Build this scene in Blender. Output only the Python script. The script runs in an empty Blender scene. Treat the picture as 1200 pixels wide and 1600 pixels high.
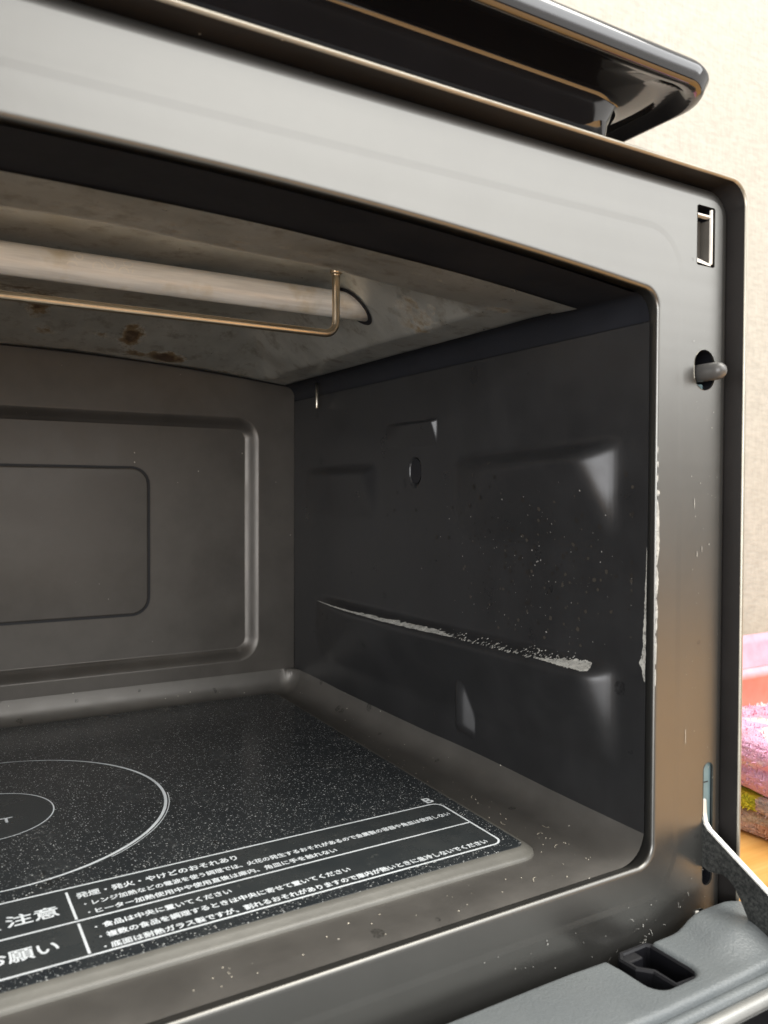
import bpy, bmesh, math, random
import numpy as np
from mathutils import Vector, Matrix
from mathutils.geometry import delaunay_2d_cdt

S = bpy.context.scene
COL = S.collection
rnd = random.Random(7)

# ------------------------------------------------------------------ camera
cam_d = bpy.data.cameras.new('camera')
cam = bpy.data.objects.new('camera', cam_d)
COL.objects.link(cam)
S.camera = cam
PITCH, YAW, ROLL = -0.0212, -0.5426, 0.0038
CPOS = Vector((-0.2642, -0.2263, 0.1492))
ca, sa, cb, sb = math.cos(PITCH), math.sin(PITCH), math.cos(YAW), math.sin(YAW)
fwd = Vector((-sb * ca, cb * ca, sa))
rgt = Vector((cb, sb, 0))
upv = rgt.cross(fwd)
r2 = rgt * math.cos(ROLL) + upv * math.sin(ROLL)
u2 = -rgt * math.sin(ROLL) + upv * math.cos(ROLL)
M = Matrix((r2, u2, -fwd)).transposed().to_4x4()
M.translation = CPOS
cam.matrix_world = M
cam_d.sensor_fit = 'HORIZONTAL'
cam_d.sensor_width = 36.0
cam_d.lens = 1282.6 / 1200 * 36
cam_d.clip_start = 0.01
cam_d.clip_end = 50
cam_d.dof.use_dof = True
cam_d.dof.focus_distance = 0.44
cam_d.dof.aperture_fstop = 24

# ------------------------------------------------------------------ light
S.view_settings.view_transform = 'Standard'
S.view_settings.look = 'None'
S.view_settings.exposure = 0.8
S.view_settings.gamma = 1.0
W = bpy.data.worlds.new('World')
S.world = W
W.use_nodes = True
bg = W.node_tree.nodes['Background']
bg.inputs[0].default_value = (1.0, 0.965, 0.92, 1)
bg.inputs[1].default_value = 0.55


def area_light(name, loc, target, sx, sy, watts, colour):
    d = bpy.data.lights.new(name, 'AREA')
    d.shape = 'RECTANGLE'
    d.size, d.size_y = sx, sy
    d.energy = watts
    d.color = colour
    o = bpy.data.objects.new(name, d)
    COL.objects.link(o)
    o.location = loc
    o.rotation_euler = (Vector(target) - Vector(loc)).to_track_quat('-Z', 'Y').to_euler()
    return o


area_light('window_light', (0.95, -1.55, 1.15), (0.0, 0.0, 0.18), 2.6, 1.5, 27, (0.97, 0.985, 1.0))
area_light('ceiling_lamp', (0.55, -0.6, 1.6), (0.45, -0.4, 0.0), 1.1, 1.1, 24, (1.0, 0.96, 0.88))
area_light('left_fill_light', (-1.45, -1.05, 0.08), (-0.1, 0.3, 0.16), 1.1, 1.3, 24, (0.97, 0.98, 1.0))  # added unseen fill light, low at front left, brightens the cavity


# ------------------------------------------------------------------ materials
def nt(name):
    m = bpy.data.materials.new(name)
    m.use_nodes = True
    t = m.node_tree
    return m, t, t.nodes['Principled BSDF']


def N(t, typ, **kw):
    n = t.nodes.new(typ)
    for k, v in kw.items():
        if k in n.inputs:
            n.inputs[k].default_value = v
        else:
            setattr(n, k, v)
    return n


def L(t, a, b):
    t.links.new(a, b)


def ramp(t, fac, stops):
    r = t.nodes.new('ShaderNodeValToRGB')
    el = r.color_ramp.elements
    el[0].position, el[0].color = stops[0][0], (*stops[0][1], 1)
    el[1].position, el[1].color = stops[-1][0], (*stops[-1][1], 1)
    for p, c in stops[1:-1]:
        e = el.new(p)
        e.color = (*c, 1)
    L(t, fac, r.inputs[0])
    return r.outputs[0]


def fmap(t, v, a, b, c, d):
    n = N(t, 'ShaderNodeMapRange')
    n.inputs['From Min'].default_value = a
    n.inputs['From Max'].default_value = b
    n.inputs['To Min'].default_value = c
    n.inputs['To Max'].default_value = d
    L(t, v, n.inputs['Value'])
    return n.outputs[0]


def mixc(t, fac, a, b):
    n = t.nodes.new('ShaderNodeMix')
    n.data_type = 'RGBA'
    for i, v in ((6, a), (7, b)):
        if isinstance(v, tuple):
            n.inputs[i].default_value = (*v, 1)
        else:
            L(t, v, n.inputs[i])
    if isinstance(fac, (int, float)):
        n.inputs[0].default_value = fac
    else:
        L(t, fac, n.inputs[0])
    return n.outputs[2]


def math_(t, op, a, b=None):
    n = N(t, 'ShaderNodeMath', operation=op)
    for i, v in enumerate((a, b)):
        if v is None:
            continue
        if isinstance(v, (int, float)):
            n.inputs[i].default_value = v
        else:
            L(t, v, n.inputs[i])
    return n.outputs[0]


def coords(t, scale=(1, 1, 1)):
    tc = N(t, 'ShaderNodeTexCoord')
    mp = N(t, 'ShaderNodeMapping')
    mp.inputs['Scale'].default_value = scale
    L(t, tc.outputs['Object'], mp.inputs['Vector'])
    return mp.outputs[0]


def noise(t, vec, scale, detail=3, rough=0.55):
    n = N(t, 'ShaderNodeTexNoise')
    n.inputs['Scale'].default_value = scale
    n.inputs['Detail'].default_value = detail
    n.inputs['Roughness'].default_value = rough
    L(t, vec, n.inputs['Vector'])
    return n.outputs[0]


def specks(t, vec, scale, radius, keep):
    """round specks: 1 inside a speck, 0 outside; keep = share of cells that carry one"""
    v = N(t, 'ShaderNodeTexVoronoi')
    v.inputs['Scale'].default_value = scale
    L(t, vec, v.inputs['Vector'])
    sep = N(t, 'ShaderNodeSeparateColor')
    L(t, v.outputs['Color'], sep.inputs[0])
    on = math_(t, 'LESS_THAN', sep.outputs[0], keep)
    rad = math_(t, 'MULTIPLY', sep.outputs[1], radius)
    inside = math_(t, 'LESS_THAN', v.outputs['Distance'], rad)
    return math_(t, 'MULTIPLY', on, inside), sep.outputs[2]


def coat(name, base, metallic, rough, spec=0.5, dust=0.0, grime=0.0, brushed=None, bump=0.0, rvar=0.08, cvar=0.13):
    m, t, p = nt(name)
    v = coords(t)
    n1 = noise(t, v, 35, 5, 0.6)
    n2 = noise(t, v, 260, 3)
    col = mixc(t, fmap(t, n1, 0.3, 0.7, 0, 1), tuple(c * (1 - cvar) for c in base), tuple(c * (1 + cvar) for c in base))
    rg = fmap(t, n1, 0.3, 0.7, rough - rvar, rough + rvar)
    if brushed:
        vb = coords(t, brushed)
        nb = noise(t, vb, 1.0, 4, 0.6)
        rg = math_(t, 'ADD', rg, fmap(t, nb, 0.3, 0.7, -0.02, 0.02))
    if grime > 0:
        g, k = specks(t, v, 170, 0.55, grime)
        nz = noise(t, v, 900, 2)
        g = math_(t, 'MULTIPLY', g, fmap(t, nz, 0.35, 0.6, 0.0, 0.75))
        col = mixc(t, g, col, tuple(c * 0.25 for c in base))
    if brushed:
        g, k = specks(t, v, 150, 0.3, 0.05)
        g = math_(t, 'MULTIPLY', g, fmap(t, noise(t, v, 500, 2), 0.4, 0.6, 0.0, 0.35))
        col = mixc(t, g, col, tuple(c * 0.4 for c in base))
    if dust > 0:
        s, k = specks(t, v, 330, 0.16, dust)
        col = mixc(t, math_(t, 'MULTIPLY', s, 0.8), col, (0.62, 0.58, 0.5))
        met = math_(t, 'MULTIPLY', math_(t, 'SUBTRACT', 1.0, s), metallic)
        L(t, met, p.inputs['Metallic'])
    else:
        p.inputs['Metallic'].default_value = metallic
    L(t, col, p.inputs['Base Color'])
    L(t, rg, p.inputs['Roughness'])
    p.inputs['Specular IOR Level'].default_value = spec
    b = N(t, 'ShaderNodeBump')
    b.inputs['Strength'].default_value = 0.03 + bump
    b.inputs['Distance'].default_value = 0.0006
    L(t, n2, b.inputs['Height'])
    L(t, b.outputs[0], p.inputs['Normal'])
    return m


def plain(name, base, rough=0.5, metallic=0.0, spec=0.5, bump=0.0, bscale=400):
    m, t, p = nt(name)
    v = coords(t)
    n1 = noise(t, v, 80, 4)
    col = mixc(t, fmap(t, n1, 0.3, 0.7, 0, 1), tuple(c * 0.88 for c in base), tuple(min(1, c * 1.1) for c in base))
    L(t, col, p.inputs['Base Color'])
    p.inputs['Roughness'].default_value = rough
    p.inputs['Metallic'].default_value = metallic
    p.inputs['Specular IOR Level'].default_value = spec
    if bump:
        b = N(t, 'ShaderNodeBump')
        b.inputs['Strength'].default_value = bump
        b.inputs['Distance'].default_value = 0.001
        L(t, noise(t, v, bscale, 2), b.inputs['Height'])
        L(t, b.outputs[0], p.inputs['Normal'])
    return m


M_FACE = coat('face_coating', (0.155, 0.152, 0.142), 0.9, 0.33, dust=0.0, brushed=(3, 30, 160), rvar=0.008, cvar=0.03)
M_CAV = coat('cavity_coating', (0.1, 0.091, 0.081), 0.5, 0.4, dust=0.012)
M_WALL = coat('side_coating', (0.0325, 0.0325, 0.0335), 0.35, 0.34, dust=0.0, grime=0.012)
M_PAN = coat('floor_pan_coating', (0.135, 0.127, 0.115), 0.5, 0.4, dust=0.1, grime=0.05)
M_ROOF = coat('roof_coating', (0.0115, 0.0125, 0.016), 0.0, 0.5, spec=0.3)
M_CASE = coat('cabinet_black', (0.022, 0.02, 0.019), 0.0, 0.42, spec=0.25, dust=0.14)
M_BEAD = plain('sealing_bead', (0.115, 0.111, 0.097), 0.38, 0.0, 0.5, 0.06, 500)
M_STEEL = plain('steel', (0.62, 0.58, 0.5), 0.28, 1.0)
M_BRASS = plain('rod_metal', (0.66, 0.54, 0.39), 0.3, 1.0)
M_DARK = plain('dark_plastic', (0.008, 0.008, 0.010), 0.4, 0.0, 0.3)
M_HOLLOW = plain('hollow_shade', (0.008, 0.008, 0.01), 0.55)  # near-black that stands for the shade in holes, grooves and gaps
M_PIN = plain('pin_plastic', (0.08, 0.078, 0.075), 0.35, 0.0, 0.5, 0.1)
M_TEAL = plain('teal_plastic', (0.13, 0.19, 0.2), 0.4)
M_WHITE = plain('white_plastic', (0.75, 0.72, 0.66), 0.4)
M_CHIP = plain('bare_primer', (0.42, 0.41, 0.37), 0.55, 0.0, 0.4, 0.5, 1500)
def mat_chip():
    m, t, p = nt('bare_primer')
    v = coords(t)
    a = noise(t, v, 900, 4, 0.7)
    b_ = noise(t, v, 260, 3, 0.6)
    col = mixc(t, fmap(t, b_, 0.35, 0.65, 0, 1), (0.3, 0.295, 0.27), (0.48, 0.47, 0.43))
    col = mixc(t, fmap(t, a, 0.57, 0.63, 0, 0.85), col, (0.05, 0.048, 0.045))
    L(t, col, p.inputs['Base Color'])
    p.inputs['Roughness'].default_value = 0.55
    bb = N(t, 'ShaderNodeBump')
    bb.inputs['Strength'].default_value = 0.5
    bb.inputs['Distance'].default_value = 0.0004
    L(t, a, bb.inputs['Height'])
    L(t, bb.outputs[0], p.inputs['Normal'])
    return m


M_CHIP = mat_chip()
M_PRINT = plain('white_print', (0.78, 0.82, 0.84), 0.35)
M_ENAMEL = plain('black_enamel', (0.006, 0.006, 0.007), 0.08, 0.0, 0.5)
M_ENAMEL.node_tree.nodes['Principled BSDF'].inputs['IOR'].default_value = 1.85
M_GREY = plain('slot_grey', (0.085, 0.078, 0.068), 0.75, 0.0, 0.2)


def mat_door():
    m, t, p = nt('door_grey_plastic')
    v = coords(t)
    n1 = noise(t, v, 40, 3)
    n2 = noise(t, v, 900, 2, 0.5)
    n3 = noise(t, v, 2000, 2, 0.5)
    col = mixc(t, fmap(t, n1, 0.3, 0.7, 0, 1), (0.118, 0.131, 0.136), (0.133, 0.145, 0.148))
    L(t, col, p.inputs['Base Color'])
    p.inputs['Roughness'].default_value = 0.42
    b = N(t, 'ShaderNodeBump')
    b.inputs['Strength'].default_value = 0.42
    b.inputs['Distance'].default_value = 0.0006
    h = math_(t, 'ADD', n2, math_(t, 'MULTIPLY', n3, 0.4))
    L(t, h, b.inputs['Height'])
    L(t, b.outputs[0], p.inputs['Normal'])
    return m


def mat_arm():
    m, t, p = nt('galvanised_arm')
    v = coords(t)
    n1 = noise(t, v, 800, 2, 0.6)
    L(t, mixc(t, fmap(t, n1, 0.38, 0.7, 0, 1), (0.06, 0.063, 0.062), (0.15, 0.152, 0.145)), p.inputs['Base Color'])
    p.inputs['Metallic'].default_value = 0.8
    p.inputs['Roughness'].default_value = 0.38
    b = N(t, 'ShaderNodeBump')
    b.inputs['Strength'].default_value = 0.3
    b.inputs['Distance'].default_value = 0.0005
    L(t, n1, b.inputs['Height'])
    L(t, b.outputs[0], p.inputs['Normal'])
    return m


def mat_glass():
    m, t, p = nt('speckled_black_glass')
    v = coords(t, (1, 1, 0))
    a, ka = specks(t, v, 960, 0.36, 0.48)
    c, kc = specks(t, v, 1700, 0.4, 0.32)
    w = math_(t, 'MAXIMUM', math_(t, 'MULTIPLY', a, fmap(t, ka, 0, 1, 0.35, 1)),
              math_(t, 'MULTIPLY', c, fmap(t, kc, 0, 1, 0.25, 0.9)))
    smear = noise(t, v, 40, 5, 0.65)
    base = mixc(t, fmap(t, smear, 0.35, 0.7, 0, 1), (0.02, 0.024, 0.027), (0.032, 0.036, 0.038))
    g, k = specks(t, v, 60, 0.5, 0.12)
    g = math_(t, 'MULTIPLY', g, fmap(t, noise(t, v, 300, 3), 0.45, 0.6, 0, 0.8))
    base = mixc(t, g, base, (0.006, 0.005, 0.004))
    L(t, mixc(t, w, base, (0.6, 0.61, 0.59)), p.inputs['Base Color'])
    L(t, fmap(t, smear, 0.3, 0.7, 0.16, 0.3), p.inputs['Roughness'])
    p.inputs['Specular IOR Level'].default_value = 0.5
    return m


def mat_printbox():
    m, t, p = nt('printed_grey_glass')
    v = coords(t)
    smear = noise(t, v, 60, 5, 0.65)
    base = mixc(t, fmap(t, smear, 0.35, 0.7, 0, 1), (0.03, 0.035, 0.037), (0.044, 0.048, 0.048))
    g = fmap(t, noise(t, v, 190, 4, 0.7), 0.66, 0.74, 0, 0.35)
    L(t, mixc(t, g, base, (0.25, 0.25, 0.22)), p.inputs['Base Color'])
    L(t, fmap(t, smear, 0.3, 0.7, 0.2, 0.32), p.inputs['Roughness'])
    return m


def mat_reflector():
    """bare aluminised ceiling sheet: grey metal with burnt-on brown blotches (painted per vertex) and streaks"""
    m, t, p = nt('aluminised_sheet')
    v = coords(t)
    at = N(t, 'ShaderNodeAttribute', attribute_name='stain')
    n0 = noise(t, v, 28, 5, 0.65)
    n1 = noise(t, v, 130, 5, 0.7)
    n2 = noise(t, coords(t, (30, 400, 400)), 1, 3)
    col = mixc(t, fmap(t, n0, 0.3, 0.7, 0, 1), (0.5, 0.505, 0.465), (0.72, 0.72, 0.665))
    gate = math_(t, 'MINIMUM', math_(t, 'MULTIPLY', at.outputs['Fac'], 3.0), 1.0)
    st = math_(t, 'ADD', at.outputs['Fac'], math_(t, 'MULTIPLY', gate, fmap(t, n1, 0.3, 0.7, -0.5, 0.5)))
    st = fmap(t, st, 0.3, 0.75, 0, 1)
    col = mixc(t, st, col, (0.16, 0.115, 0.062))
    st2 = fmap(t, math_(t, 'ADD', at.outputs['Fac'], fmap(t, n1, 0.3, 0.7, -0.55, 0.35)), 0.75, 1.0, 0, 1)
    col = mixc(t, st2, col, (0.06, 0.035, 0.02))
    rn = fmap(t, noise(t, v, 90, 4, 0.7), 0.52, 0.72, 0, 0.6)
    col = mixc(t, rn, col, (0.22, 0.18, 0.12))
    L(t, col, p.inputs['Base Color'])
    L(t, math_(t, 'MULTIPLY', math_(t, 'SUBTRACT', 1.0, st), 0.76), p.inputs['Metallic'])
    L(t, fmap(t, n1, 0.3, 0.7, 0.27, 0.4), p.inputs['Roughness'])
    b = N(t, 'ShaderNodeBump')
    b.inputs['Strength'].default_value = 0.035
    b.inputs['Distance'].default_value = 0.001
    L(t, n0, b.inputs['Height'])
    L(t, b.outputs[0], p.inputs['Normal'])
    return m


def mat_tube():
    m, t, p = nt('heater_quartz')
    v = coords(t)
    n1 = noise(t, coords(t, (30, 500, 500)), 1, 4, 0.6)
    n0 = noise(t, v, 60, 4)
    col = mixc(t, fmap(t, n1, 0.3, 0.7, 0, 1), (0.62, 0.605, 0.565), (0.84, 0.825, 0.775))
    col = mixc(t, fmap(t, n0, 0.55, 0.75, 0, 0.6), col, (0.5, 0.4, 0.22))
    # ring-shaped etched marks, as droplets leave them
    vo = N(t, 'ShaderNodeTexVoronoi')
    vo.inputs['Scale'].default_value = 190
    L(t, v, vo.inputs['Vector'])
    ring = math_(t, 'LESS_THAN', math_(t, 'ABSOLUTE', math_(t, 'SUBTRACT', vo.outputs['Distance'], 0.42)), 0.05)
    sp = N(t, 'ShaderNodeSeparateXYZ')
    L(t, v, sp.inputs[0])
    msk = math_(t, 'MULTIPLY', math_(t, 'GREATER_THAN', sp.outputs[0], -0.197), math_(t, 'LESS_THAN', sp.outputs[0], -0.168))
    msk = math_(t, 'MULTIPLY', msk, math_(t, 'GREATER_THAN', sp.outputs[2], 0.2495))
    col = mixc(t, math_(t, 'MULTIPLY', math_(t, 'MULTIPLY', ring, msk), 0.6), col, (0.85, 0.8, 0.7))
    L(t, col, p.inputs['Base Color'])
    p.inputs['Roughness'].default_value = 0.34
    p.inputs['Metallic'].default_value = 0.1
    return m


def mat_wallpaper():
    m, t, p = nt('woven_wallpaper')
    v = coords(t)
    br = N(t, 'ShaderNodeTexNoise')
    L(t, coords(t, (75, 1, 240)), br.inputs['Vector'])
    br.inputs['Scale'].default_value = 1.0
    br.inputs['Detail'].default_value = 3
    br2 = noise(t, coords(t, (260, 1, 60)), 1.0, 2)
    h = math_(t, 'ADD', br.outputs[0], math_(t, 'MULTIPLY', br2, 0.6))
    col = mixc(t, fmap(t, h, 0.55, 1.05, 0, 1), (0.31, 0.300, 0.268), (0.405, 0.392, 0.352))
    col = mixc(t, fmap(t, noise(t, v, 5, 3), 0.3, 0.7, 0, 0.35), col, (0.36, 0.342, 0.295))
    L(t, col, p.inputs['Base Color'])
    p.inputs['Roughness'].default_value = 0.8
    b = N(t, 'ShaderNodeBump')
    b.inputs['Strength'].default_value = 0.5
    b.inputs['Distance'].default_value = 0.001
    L(t, h, b.inputs['Height'])
    L(t, b.outputs[0], p.inputs['Normal'])
    return m


def mat_wood():
    m, t, p = nt('orange_wood')
    n1 = noise(t, coords(t, (2.5, 60, 60)), 1, 5, 0.6)
    n2 = noise(t, coords(t, (8, 300, 300)), 1, 3, 0.6)
    h = math_(t, 'ADD', n1, math_(t, 'MULTIPLY', n2, 0.4))
    L(t, ramp(t, h, [(0.4, (0.42, 0.19, 0.045)), (0.7, (0.68, 0.36, 0.1)), (1.0, (0.78, 0.47, 0.17))]), p.inputs['Base Color'])
    p.inputs['Roughness'].default_value = 0.38
    return m


def mat_towel(name, base, other, third, lo, hi, patch=None):
    m, t, p = nt(name)
    v = coords(t)
    big = noise(t, v, 42, 2, 0.4)
    fine = noise(t, v, 700, 3, 0.7)
    col = mixc(t, fmap(t, big, lo, hi, 0, 1), base, other)
    col = mixc(t, fmap(t, noise(t, coords(t, (30, 30, 55)), 1, 2, 0.4), 0.55, 0.62, 0, 1), col, third)
    if patch:
        sp = N(t, 'ShaderNodeSeparateXYZ')
        L(t, v, sp.inputs[0])
        w = math_(t, 'ADD', sp.outputs[1], fmap(t, fine, 0, 1, -0.003, 0.003))
        f = math_(t, 'MULTIPLY', math_(t, 'GREATER_THAN', w, patch[0]), math_(t, 'LESS_THAN', w, patch[1]))
        col = mixc(t, f, col, (0.85, 0.86, 0.04))
    col = mixc(t, fmap(t, fine, 0.35, 0.7, 0.2, 0), col, (0.7, 0.4, 0.38))
    L(t, col, p.inputs['Base Color'])
    p.inputs['Roughness'].default_value = 0.95
    p.inputs['Specular IOR Level'].default_value = 0.1
    b = N(t, 'ShaderNodeBump')
    b.inputs['Strength'].default_value = 0.9
    b.inputs['Distance'].default_value = 0.002
    L(t, fine, b.inputs['Height'])
    L(t, b.outputs[0], p.inputs['Normal'])
    return m


M_DOOR, M_ARM, M_GLASS, M_BOX = mat_door(), mat_arm(), mat_glass(), mat_printbox()
M_REFL, M_TUBE, M_PAPER, M_WOOD = mat_reflector(), mat_tube(), mat_wallpaper(), mat_wood()


# ------------------------------------------------------------------ helpers
def link(name, me, mat, parent=None, smooth=True):
    o = bpy.data.objects.new(name, me)
    COL.objects.link(o)
    if mat:
        me.materials.append(mat)
    if smooth:
        me.polygons.foreach_set('use_smooth', [True] * len(me.polygons))
    if parent:
        o.parent = parent
    return o


def mesh(name, verts, faces, mat, parent=None, smooth=True):
    me = bpy.data.meshes.new(name)
    me.from_pydata([tuple(v) for v in verts], [], [tuple(f) for f in faces])
    me.update()
    return link(name, me, mat, parent, smooth)


def from_bm(name, bm, mat, parent=None, smooth=True):
    me = bpy.data.meshes.new(name)
    bm.to_mesh(me)
    bm.free()
    return link(name, me, mat, parent, smooth)


def grid(name, P, mat, parent=None, flip=False, mask=None):
    """P: (n, m, 3) array of points"""
    n, m_ = P.shape[:2]
    idx = np.arange(n * m_).reshape(n, m_)
    q = np.stack([idx[:-1, :-1], idx[1:, :-1], idx[1:, 1:], idx[:-1, 1:]], -1)
    if mask is not None:
        q = q[mask]
    q = q.reshape(-1, 4)
    if flip:
        q = q[:, ::-1]
    me = bpy.data.meshes.new(name)
    me.vertices.add(n * m_)
    me.vertices.foreach_set('co', P.reshape(-1).astype(np.float32))
    me.loops.add(len(q) * 4)
    me.loops.foreach_set('vertex_index', q.reshape(-1).astype(np.int32))
    me.polygons.add(len(q))
    me.polygons.foreach_set('loop_start', (np.arange(len(q)) * 4).astype(np.int32))
    me.update(calc_edges=True)
    me.validate()
    return link(name, me, mat, parent)


def ring_loft(name, loops, mat, parent=None, closed=True, smooth=True, cap=False, flip=False):
    """bridge loops of equal length"""
    n = len(loops[0])
    verts = [p for lp in loops for p in lp]
    faces = []
    for a in range(len(loops) - 1):
        for i in range(n if closed else n - 1):
            j = (i + 1) % n
            f = (a * n + i, a * n + j, (a + 1) * n + j, (a + 1) * n + i)
            faces.append(f[::-1] if flip else f)
    if cap:
        faces.append(tuple(range((len(loops) - 1) * n, len(loops) * n)))
    return mesh(name, verts, faces, mat, parent, smooth)


def rrect(x0, x1, z0, z1, r, arch=0.0, ne=24, nc=8):
    """rounded rectangle outline, counter-clockwise from the bottom edge; optional arched top"""
    cx, hw = (x0 + x1) / 2, (x1 - x0) / 2
    drop = arch * ((hw - r) / hw) ** 2
    pts = []

    def arc(px, pz, a0):
        for k in range(nc):
            a = a0 + (k + 0.5) / nc * math.pi / 2
            pts.append((px + r * math.cos(a), pz + r * math.sin(a)))

    for k in range(ne):
        pts.append((x0 + r + (x1 - x0 - 2 * r) * k / (ne - 1), z0))
    arc(x1 - r, z0 + r, -math.pi / 2)
    for k in range(ne):
        pts.append((x1, z0 + r + (z1 - drop - z0 - 2 * r) * k / (ne - 1)))
    arc(x1 - r, z1 - drop - r, 0)
    for k in range(ne):
        x = x1 - r - (x1 - x0 - 2 * r) * k / (ne - 1)
        pts.append((x, z1 - arch * ((x - cx) / hw) ** 2))
    arc(x0 + r, z1 - drop - r, math.pi / 2)
    for k in range(ne):
        pts.append((x0, z1 - drop - r - (z1 - drop - z0 - 2 * r) * k / (ne - 1)))
    arc(x0 + r, z0 + r, math.pi)
    return pts


def capsule(cx, cz, hw, hh, n=10):
    """upright slot outline"""
    pts = []
    for k in range(n + 1):
        a = math.pi * k / n
        pts.append((cx + hw * math.cos(a), cz + hh - hw + hw * math.sin(a)))
    for k in range(n + 1):
        a = math.pi + math.pi * k / n
        pts.append((cx + hw * math.cos(a), cz - hh + hw + hw * math.sin(a)))
    return pts


def inside(pt, poly):
    x, y = pt
    c = False
    j = len(poly) - 1
    for i in range(len(poly)):
        xi, yi = poly[i]
        xj, yj = poly[j]
        if (yi > y) != (yj > y) and x < (xj - xi) * (y - yi) / (yj - yi) + xi:
            c = not c
        j = i
    return c


def sheet(outer, holes, extra=()):
    """triangulated flat sheet with holes; returns 2D verts and faces"""
    vs, es = [], []
    for lp in [outer] + list(holes):
        b = len(vs)
        vs += [Vector(p) for p in lp]
        es += [(b + i, b + (i + 1) % len(lp)) for i in range(len(lp))]
    vs += [Vector(p) for p in extra]
    rv, re, rf, *_ = delaunay_2d_cdt(vs, es, [], 0, 1e-7)
    out = []
    for f in rf:
        c = sum((rv[i] for i in f), Vector((0, 0))) / len(f)
        if inside(c, outer) and not any(inside(c, h) for h in holes):
            out.append(tuple(f))
    return [tuple(v) for v in rv], out


def tube(name, pts, r, mat, parent=None, n=14, cap=True):
    pts = [Vector(p) for p in pts]
    rs = r if isinstance(r, (list, tuple)) else [r] * len(pts)
    loops = []
    side = None
    for i, p in enumerate(pts):
        d = (pts[min(i + 1, len(pts) - 1)] - pts[max(i - 1, 0)]).normalized()
        if side is None:
            side = d.orthogonal().normalized()
        side = (side - d * side.dot(d)).normalized()
        b = d.cross(side)
        loops.append([p + (side * math.cos(2 * math.pi * k / n) + b * math.sin(2 * math.pi * k / n)) * rs[i] for k in range(n)])
    verts = [q for lp in loops for q in lp]
    faces = []
    for a in range(len(loops) - 1):
        for i in range(n):
            j = (i + 1) % n
            faces.append((a * n + i, a * n + j, (a + 1) * n + j, (a + 1) * n + i))
    if cap:
        faces.append(tuple(reversed(range(n))))
        faces.append(tuple(range((len(loops) - 1) * n, len(loops) * n)))
    return mesh(name, verts, faces, mat, parent)


def box(name, x0, x1, y0, y1, z0, z1, mat, parent=None, bev=0.0005, seg=2):
    bm = bmesh.new()
    bmesh.ops.create_cube(bm, size=1)
    for v in bm.verts:
        v.co = Vector(((x0 + x1) / 2 + v.co.x * (x1 - x0), (y0 + y1) / 2 + v.co.y * (y1 - y0), (z0 + z1) / 2 + v.co.z * (z1 - z0)))
    if bev:
        bmesh.ops.bevel(bm, geom=bm.edges[:], offset=bev, segments=seg, profile=0.5, affect='EDGES')
    return from_bm(name, bm, mat, parent, smooth=False)


def empty(name, loc, label, cat):
    o = bpy.data.objects.new(name, None)
    COL.objects.link(o)
    o.location = loc
    o.empty_display_size = 0.02
    o['label'], o['category'] = label, cat
    return o


def sstep(x):
    x = np.clip(x, 0, 1)
    return x * x * (3 - 2 * x)


def smin(a, b, k):
    h = np.clip(0.5 + 0.5 * (b - a) / k, 0, 1)
    return b * (1 - h) + a * h - k * h * (1 - h)


# ------------------------------------------------------------------ dimensions (metres; origin = lower right corner of the opening)
CX = -0.2295           # centre line of the oven
XL = 2 * CX            # left cavity wall
D = 0.3444             # back wall
ARCH = 0.0125
ZT = 0.2428


def arch_z(x):
    return ZT - ARCH * ((x - CX) / 0.2295) ** 2 * 1.088


oven = empty('microwave_oven', (0, 0, 0), 'black built-up microwave oven with its drop-down door open, showing the dark cavity', 'microwave oven')
oven['label'] = 'black microwave oven with its drop-down door open onto a dark scuffed cavity'

# ------------------------------------------------------------------ front face with its holes
def opening(d, y):
    return [(x, y, z) for x, z in rrect(XL - d, d, -d, ZT + d, 0.0075 + d, ARCH)]


fl = [opening(0.0014, 0.0085), opening(0.0009, 0.0040), opening(0.0003, 0.0020), opening(0.0002, 0.0012), opening(0.0004, 0.0005), opening(0.0009, 0.0001), opening(0.0015, -0.0001), opening(0.0022, -0.0001), opening(0.0036, -0.0001)]
ring_a = [(x, -0.0001, z) for x, z in rrect(XL - 0.0128, 0.0128, -0.0128, 0.2556, 0.018)]
ring_b0 = [(x, -0.00032, z) for x, z in rrect(XL - 0.0148, 0.0148, -0.0148, 0.2576, 0.020)]
ring_b = [(x, -0.0005 + 0.00018, z) for x, z in rrect(XL - 0.0154, 0.0154, -0.0154, 0.2582, 0.0205)]
ring_0 = [(x, -0.0001, z) for x, z in rrect(XL - 0.0122, 0.0122, -0.0122, 0.2551, 0.0175)]
face = ring_loft('face_panel', fl + [ring_0, ring_a, ring_b0, ring_b], M_FACE, oven, flip=True)

XO = 0.0450
out_in = rrect(2 * CX - XO + 0.006, XO - 0.006, -0.054, 0.2728, 0.0065)
bx = ring_b
inner_loop = [(p[0], p[2]) for p in ring_b]
latch = [(0.0231, 0.2695), (0.0334, 0.2695), (0.0334, 0.2453), (0.0231, 0.2453)]
latch = rrect(0.0228, 0.0339, 0.2450, 0.2697, 0.0009, ne=3, nc=3)
pin_hole = capsule(0.0284, 0.2018, 0.0066, 0.0085)
arm_slot = capsule(0.0338, 0.0093, 0.0031, 0.0264)
clip_hole = rrect(0.0262, 0.0312, -0.0325, -0.0262, 0.0006, ne=3, nc=3)
holes = [latch, pin_hole, arm_slot, clip_hole]
fv, ff = sheet(out_in, [inner_loop] + holes)
ff = [f for f in ff]
vv = [(x, -0.00032, z) for x, z in fv]
flat = mesh('face_sheet', vv, ff, M_FACE, oven, smooth=False)
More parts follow.
